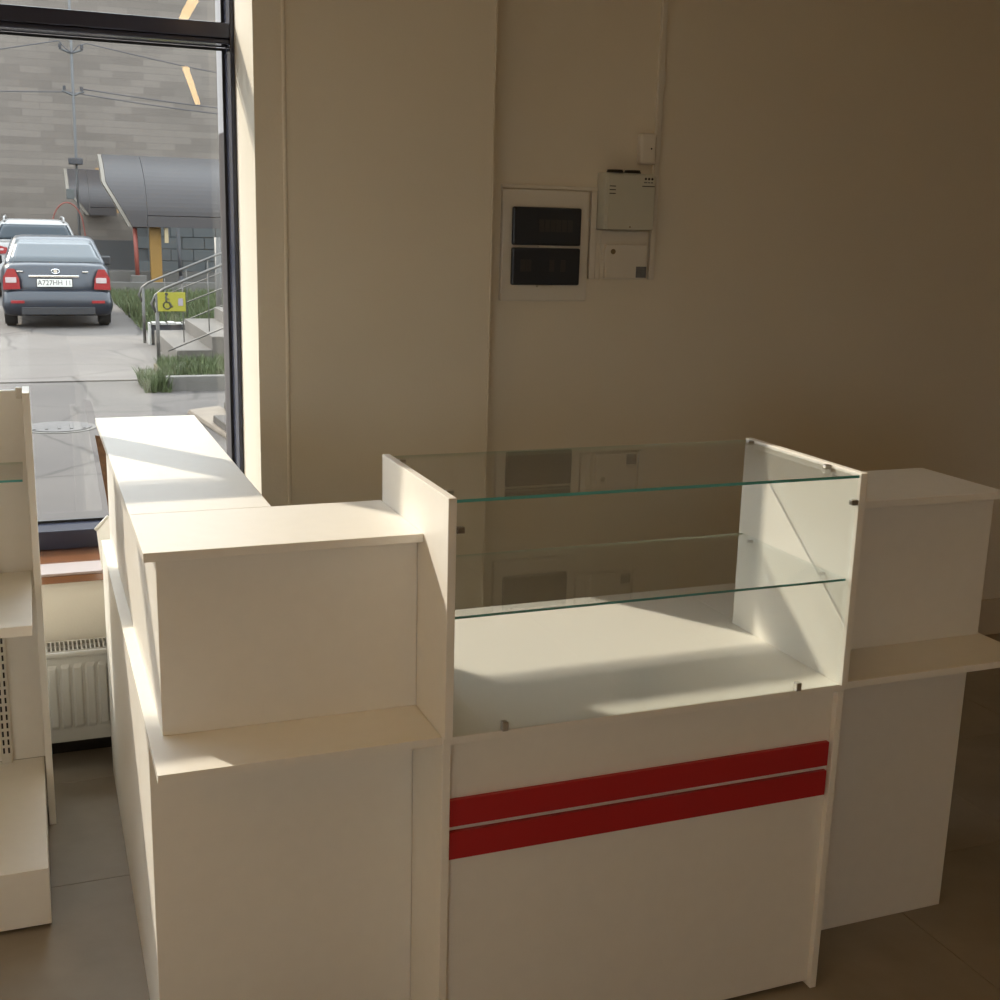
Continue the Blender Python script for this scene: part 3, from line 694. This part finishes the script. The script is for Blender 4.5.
def car(name, label, cx, yr, gz, kind):
    sedan = kind == 'sedan'
    PAINT = mat('dark_blue_grey_paint', (.011, .015, .023), .32, .1, coat=.22) if sedan else mat('white_car_paint', (0.2016, 0.1915, 0.1814), .35, coat=.5)
    CGL = mat('car_window_glass_pale', (.05, .058, .064), .15, spec=.4) if sedan else mat('car_window_glass_dark', (.02, .028, .035), .2, spec=.25)
    TLR = mat('tail_light_red', (0.2040, 0.0084, 0.0120), .25, coat=.4); TLW = mat('tail_light_clear', (.36, .29, .28), .25, coat=.4)
    t = thing(name, (cx, yr+2.2, gz), label, 'car')
    def Y(v): return yr+v
    if sedan:
        st = [(.07, .76, .34, .93, .97), (.16, .80, .30, .97, 1.01), (.6, .835, .25, .98, 1.02), (1.5, .84, .22, .97, 1.0), (3.0, .84, .22, .95, .99), (3.7, .82, .24, .88, .93), (4.2, .74, .30, .76, .80), (4.32, .62, .36, .62, .66)]
        L = 4.32
    else:
        st = [(.06, .84, .42, 1.05, 1.13), (.16, .90, .36, 1.10, 1.18), (.6, .925, .30, 1.10, 1.18), (1.6, .925, .28, 1.08, 1.14), (3.2, .92, .28, 1.04, 1.10), (4.1, .90, .30, .98, 1.04), (4.6, .80, .36, .84, .9), (4.7, .68, .42, .7, .76)]
        L = 4.7
    body = ring_loft('body', [body_ring(cx, Y(a), w, zb, zs_, zt, gz) for a, w, zb, zs_, zt in st], PAINT, t)
    if sedan:
        gh = [(.96, .42, 3.15, .77, .12), (1.04, .50, 3.0, .745, .12), (1.20, .78, 2.75, .685, .12), (1.36, 1.04, 2.45, .625, .13), (1.405, 1.15, 2.25, .59, .16), (1.425, 1.4, 2.1, .48, .25)]
    else:
        gh = [(1.10, .12, 3.5, .86, .2), (1.25, .17, 3.3, .825, .2), (1.45, .27, 2.95, .75, .2), (1.58, .36, 2.7, .69, .22), (1.64, .5, 2.5, .62, .25), (1.655, .7, 2.3, .5, .3)]
    ring_loft('cabin', [round_rect(cx, Y(a), Y(b_), w, z, gz, rr) for z, a, b_, w, rr in gh], PAINT, t)
    # rear window as a slightly proud bent sheet
    zr = ((1.03, 1.365) if sedan else (1.235, 1.545)); rows_ = []
    for i in range(5):
        z = zr[0]+(zr[1]-zr[0])*i/4
        for (a, b_) in zip(gh[:-1], gh[1:]):
            if a[0] <= z <= b_[0]:
                s_ = (z-a[0])/(b_[0]-a[0]); yv = a[1]+(b_[1]-a[1])*s_; w = a[3]+(b_[3]-a[3])*s_; rr = a[4]
        rows_.append((z, yv, w, rr))
    v = []; f = []
    for z, yv, w, rr in rows_:
        for k in range(17):
            q = -1+2*k/16; xx = abs(q)*(w-.05); dd = max(0, xx-(w-rr)); v.append((cx+q*(w-.05), Y(yv)-.014+rr-math.sqrt(rr*rr-dd*dd), gz+z))
    f = [(j*17+i, j*17+i+1, (j+1)*17+i+1, (j+1)*17+i) for j in range(4) for i in range(16)]
    rwn = pyd('rear_window', v, f, CGL, t, True, False); md = rwn.modifiers.new('t', 'SOLIDIFY'); md.thickness = .02; md.offset = -1
    for sx in (-1, 1):  # side windows
        v = [(cx+sx*(gh[1][3]+.012), Y(gh[1][1]+.5), gz+gh[1][0]), (cx+sx*(gh[1][3]+.012), Y(gh[1][2]-.35), gz+gh[1][0]), (cx+sx*(gh[3][3]+.012), Y(gh[3][2]-.2), gz+gh[3][0]), (cx+sx*(gh[3][3]+.012), Y(gh[3][1]+.3), gz+gh[3][0])]
        swn = pyd('side_window', v, [(0, 1, 2, 3)], CGL, t, False, False); md = swn.modifiers.new('t', 'SOLIDIFY'); md.thickness = .015
    # bumper
    if sedan: bz = (.20, .36, .60); bw_ = (.80, .835, .80)
    else: bz = (.32, .5, .78); bw_ = (.86, .92, .88)
    rr = []
    for z, w, yo in ((bz[0], bw_[0]*.93, .10), (bz[0]+.03, bw_[0], .03), (bz[1], bw_[1], .0), (bz[2]-.04, bw_[2], .0), (bz[2], bw_[2]*.97, .05)):
        rr.append(round_rect(cx, Y(yo), Y(.75), w, z, gz, .16))
    bpn = ring_loft('rear_bumper', rr, PAINT, t)
    if sedan: box('bumper_insert', cx-.55, cx+.55, Y(-.006), Y(.03), gz+.22, gz+.34, GASK, bpn, .01)
    else: box('bumper_insert', cx-.7, cx+.7, Y(-.006), Y(.03), gz+.34, gz+.5, GASK, bpn, .01)
    # lights
    for sx in (-1, 1):
        if sedan:
            lt = prism_y('tail_light', [(cx+sx*.80, gz+.61), (cx+sx*.55, gz+.62), (cx+sx*.56, gz+.78), (cx+sx*.62, gz+.93), (cx+sx*.72, gz+.93), (cx+sx*.79, gz+.80)], Y(.035), Y(.20), TLR, t)
            box('clear_lens', cx+sx*.67-.09, cx+sx*.67+.07, Y(.024), Y(.034), gz+.715, gz+.80, TLW, lt, .004)
        else:
            lt = prism_y('tail_light', [(cx+sx*.92, gz+.92), (cx+sx*.55, gz+.94), (cx+sx*.57, gz+1.06), (cx+sx*.90, gz+1.14)], Y(.03), Y(.25), TLR, t)
            box('clear_lens', cx+sx*.75-.11, cx+sx*.75+.11, Y(.02), Y(.029), gz+1.0, gz+1.04, TLW, lt, .004)
        box('bumper_reflector', cx+sx*(.60)-.1, cx+sx*.60+.1, Y(-.012), Y(-.001), gz+(.40 if sedan else .55), gz+(.445 if sedan else .6), TLR, t, .004)
        mz = .98 if sedan else 1.12; my = 2.45 if sedan else 2.6; mw = .84 if sedan else .93
        mo = .10 if sx < 0 else .02
        mr = box('mirror', cx+sx*(mw+mo)-.11, cx+sx*(mw+mo)+.11, Y(my), Y(my+.1), gz+mz-.07, gz+mz+.09, GASK, t, .03)
    for wy in (.72 if sedan else .85, 3.25 if sedan else 3.6):
        for sx in (-1, 1):
            R_ = .30 if sedan else .35; wd = .19 if sedan else .22; xo = (.81 if sedan else .89)
            x0 = cx+sx*xo-(wd if sx > 0 else 0)
            wl = cyl('wheel', (x0, Y(wy), gz+R_), 'x', R_, wd, mat('tyre_rubber', (.02, .02, .021), .85), t, 28, None, .025)
            cyl('rim', (x0-.004 if sx < 0 else x0+wd-.016, Y(wy), gz+R_), 'x', R_*.62, .02, STEEL, wl, 20)
    if sedan:
        box('chrome_strip', cx-.42, cx+.33, Y(.050), Y(.070), gz+.800, gz+.835, mat('chrome', (.7, .7, .72), .12, 1.0), t, .006)
        em = tube('emblem', [(cx-.02+.06*math.cos(a), Y(.060), gz+.895+.036*math.sin(a)) for a in [2*math.pi*i/16 for i in range(17)]], .008, MATS['chrome'], t, 6)
        cyl('emblem_core', (cx-.02, Y(.058), gz+.895), 'y', .03, .012, MATS['chrome'], t, 14)
        lp = box('licence_plate', cx-.30, cx+.22, Y(.045), Y(.068), gz+.655, gz+.775, mat('plate_white', (0.540, 0.525, 0.480), .5), t, .004)
        fc = bpy.data.curves.new('plate_text', 'FONT'); fc.body = 'A727HH 11'; fc.size = .112; fc.extrude = .001; fc.align_x = 'CENTER'; fc.align_y = 'CENTER'
        to = bpy.data.objects.new('plate_text', fc); COL.objects.link(to)
        bpy.context.view_layer.update(); dg = bpy.context.evaluated_depsgraph_get()
        me = bpy.data.meshes.new_from_object(to.evaluated_get(dg)); bpy.data.objects.remove(to)
        b0 = org(lp)
        for vv in me.vertices:
            x, y_, z = vv.co; vv.co = (x*.92+cx-.04-b0.x, Y(.044)-z-b0.y, y_+gz+.715-b0.z)
        me.materials.clear(); link(me, 'plate_text', lp, BLACKP)
        box('plate_frame', cx-.315, cx+.235, Y(.0685), Y(.074), gz+.64, gz+.79, GASK, t, .004)
        tube('exhaust_pipe', [(cx-.52, Y(.0), gz+.24), (cx-.52, Y(.35), gz+.24)], .03, MATS['chrome'], t)
        for sx in (-.55, .42): box('badge', cx+sx-.04, cx+sx+.05, Y(.055), Y(.068), gz+.88, gz+.90, MATS['chrome'], t, .002)
    else:
        for sx in (-1, 1): tube('roof_rail', [(cx+sx*.60, Y(.42), gz+1.60), (cx+sx*.60, Y(.5), gz+1.69), (cx+sx*.58, Y(1.4), gz+1.715), (cx+sx*.58, Y(2.3), gz+1.67)], .022, PAINT, t)
        box('plate', cx-.26, cx+.26, Y(.04), Y(.058), gz+.82, gz+.93, MATS['plate_white'], t, .004)
    return t
sed = car('sedan_car', 'dark blue grey sedan parked outside, seen from behind', .44, 20.35, G+.015, 'sedan')
suv = car('suv_car', 'white estate car with roof rails parked ahead of the blue sedan', .21, 27.8, G+.015, 'suv')
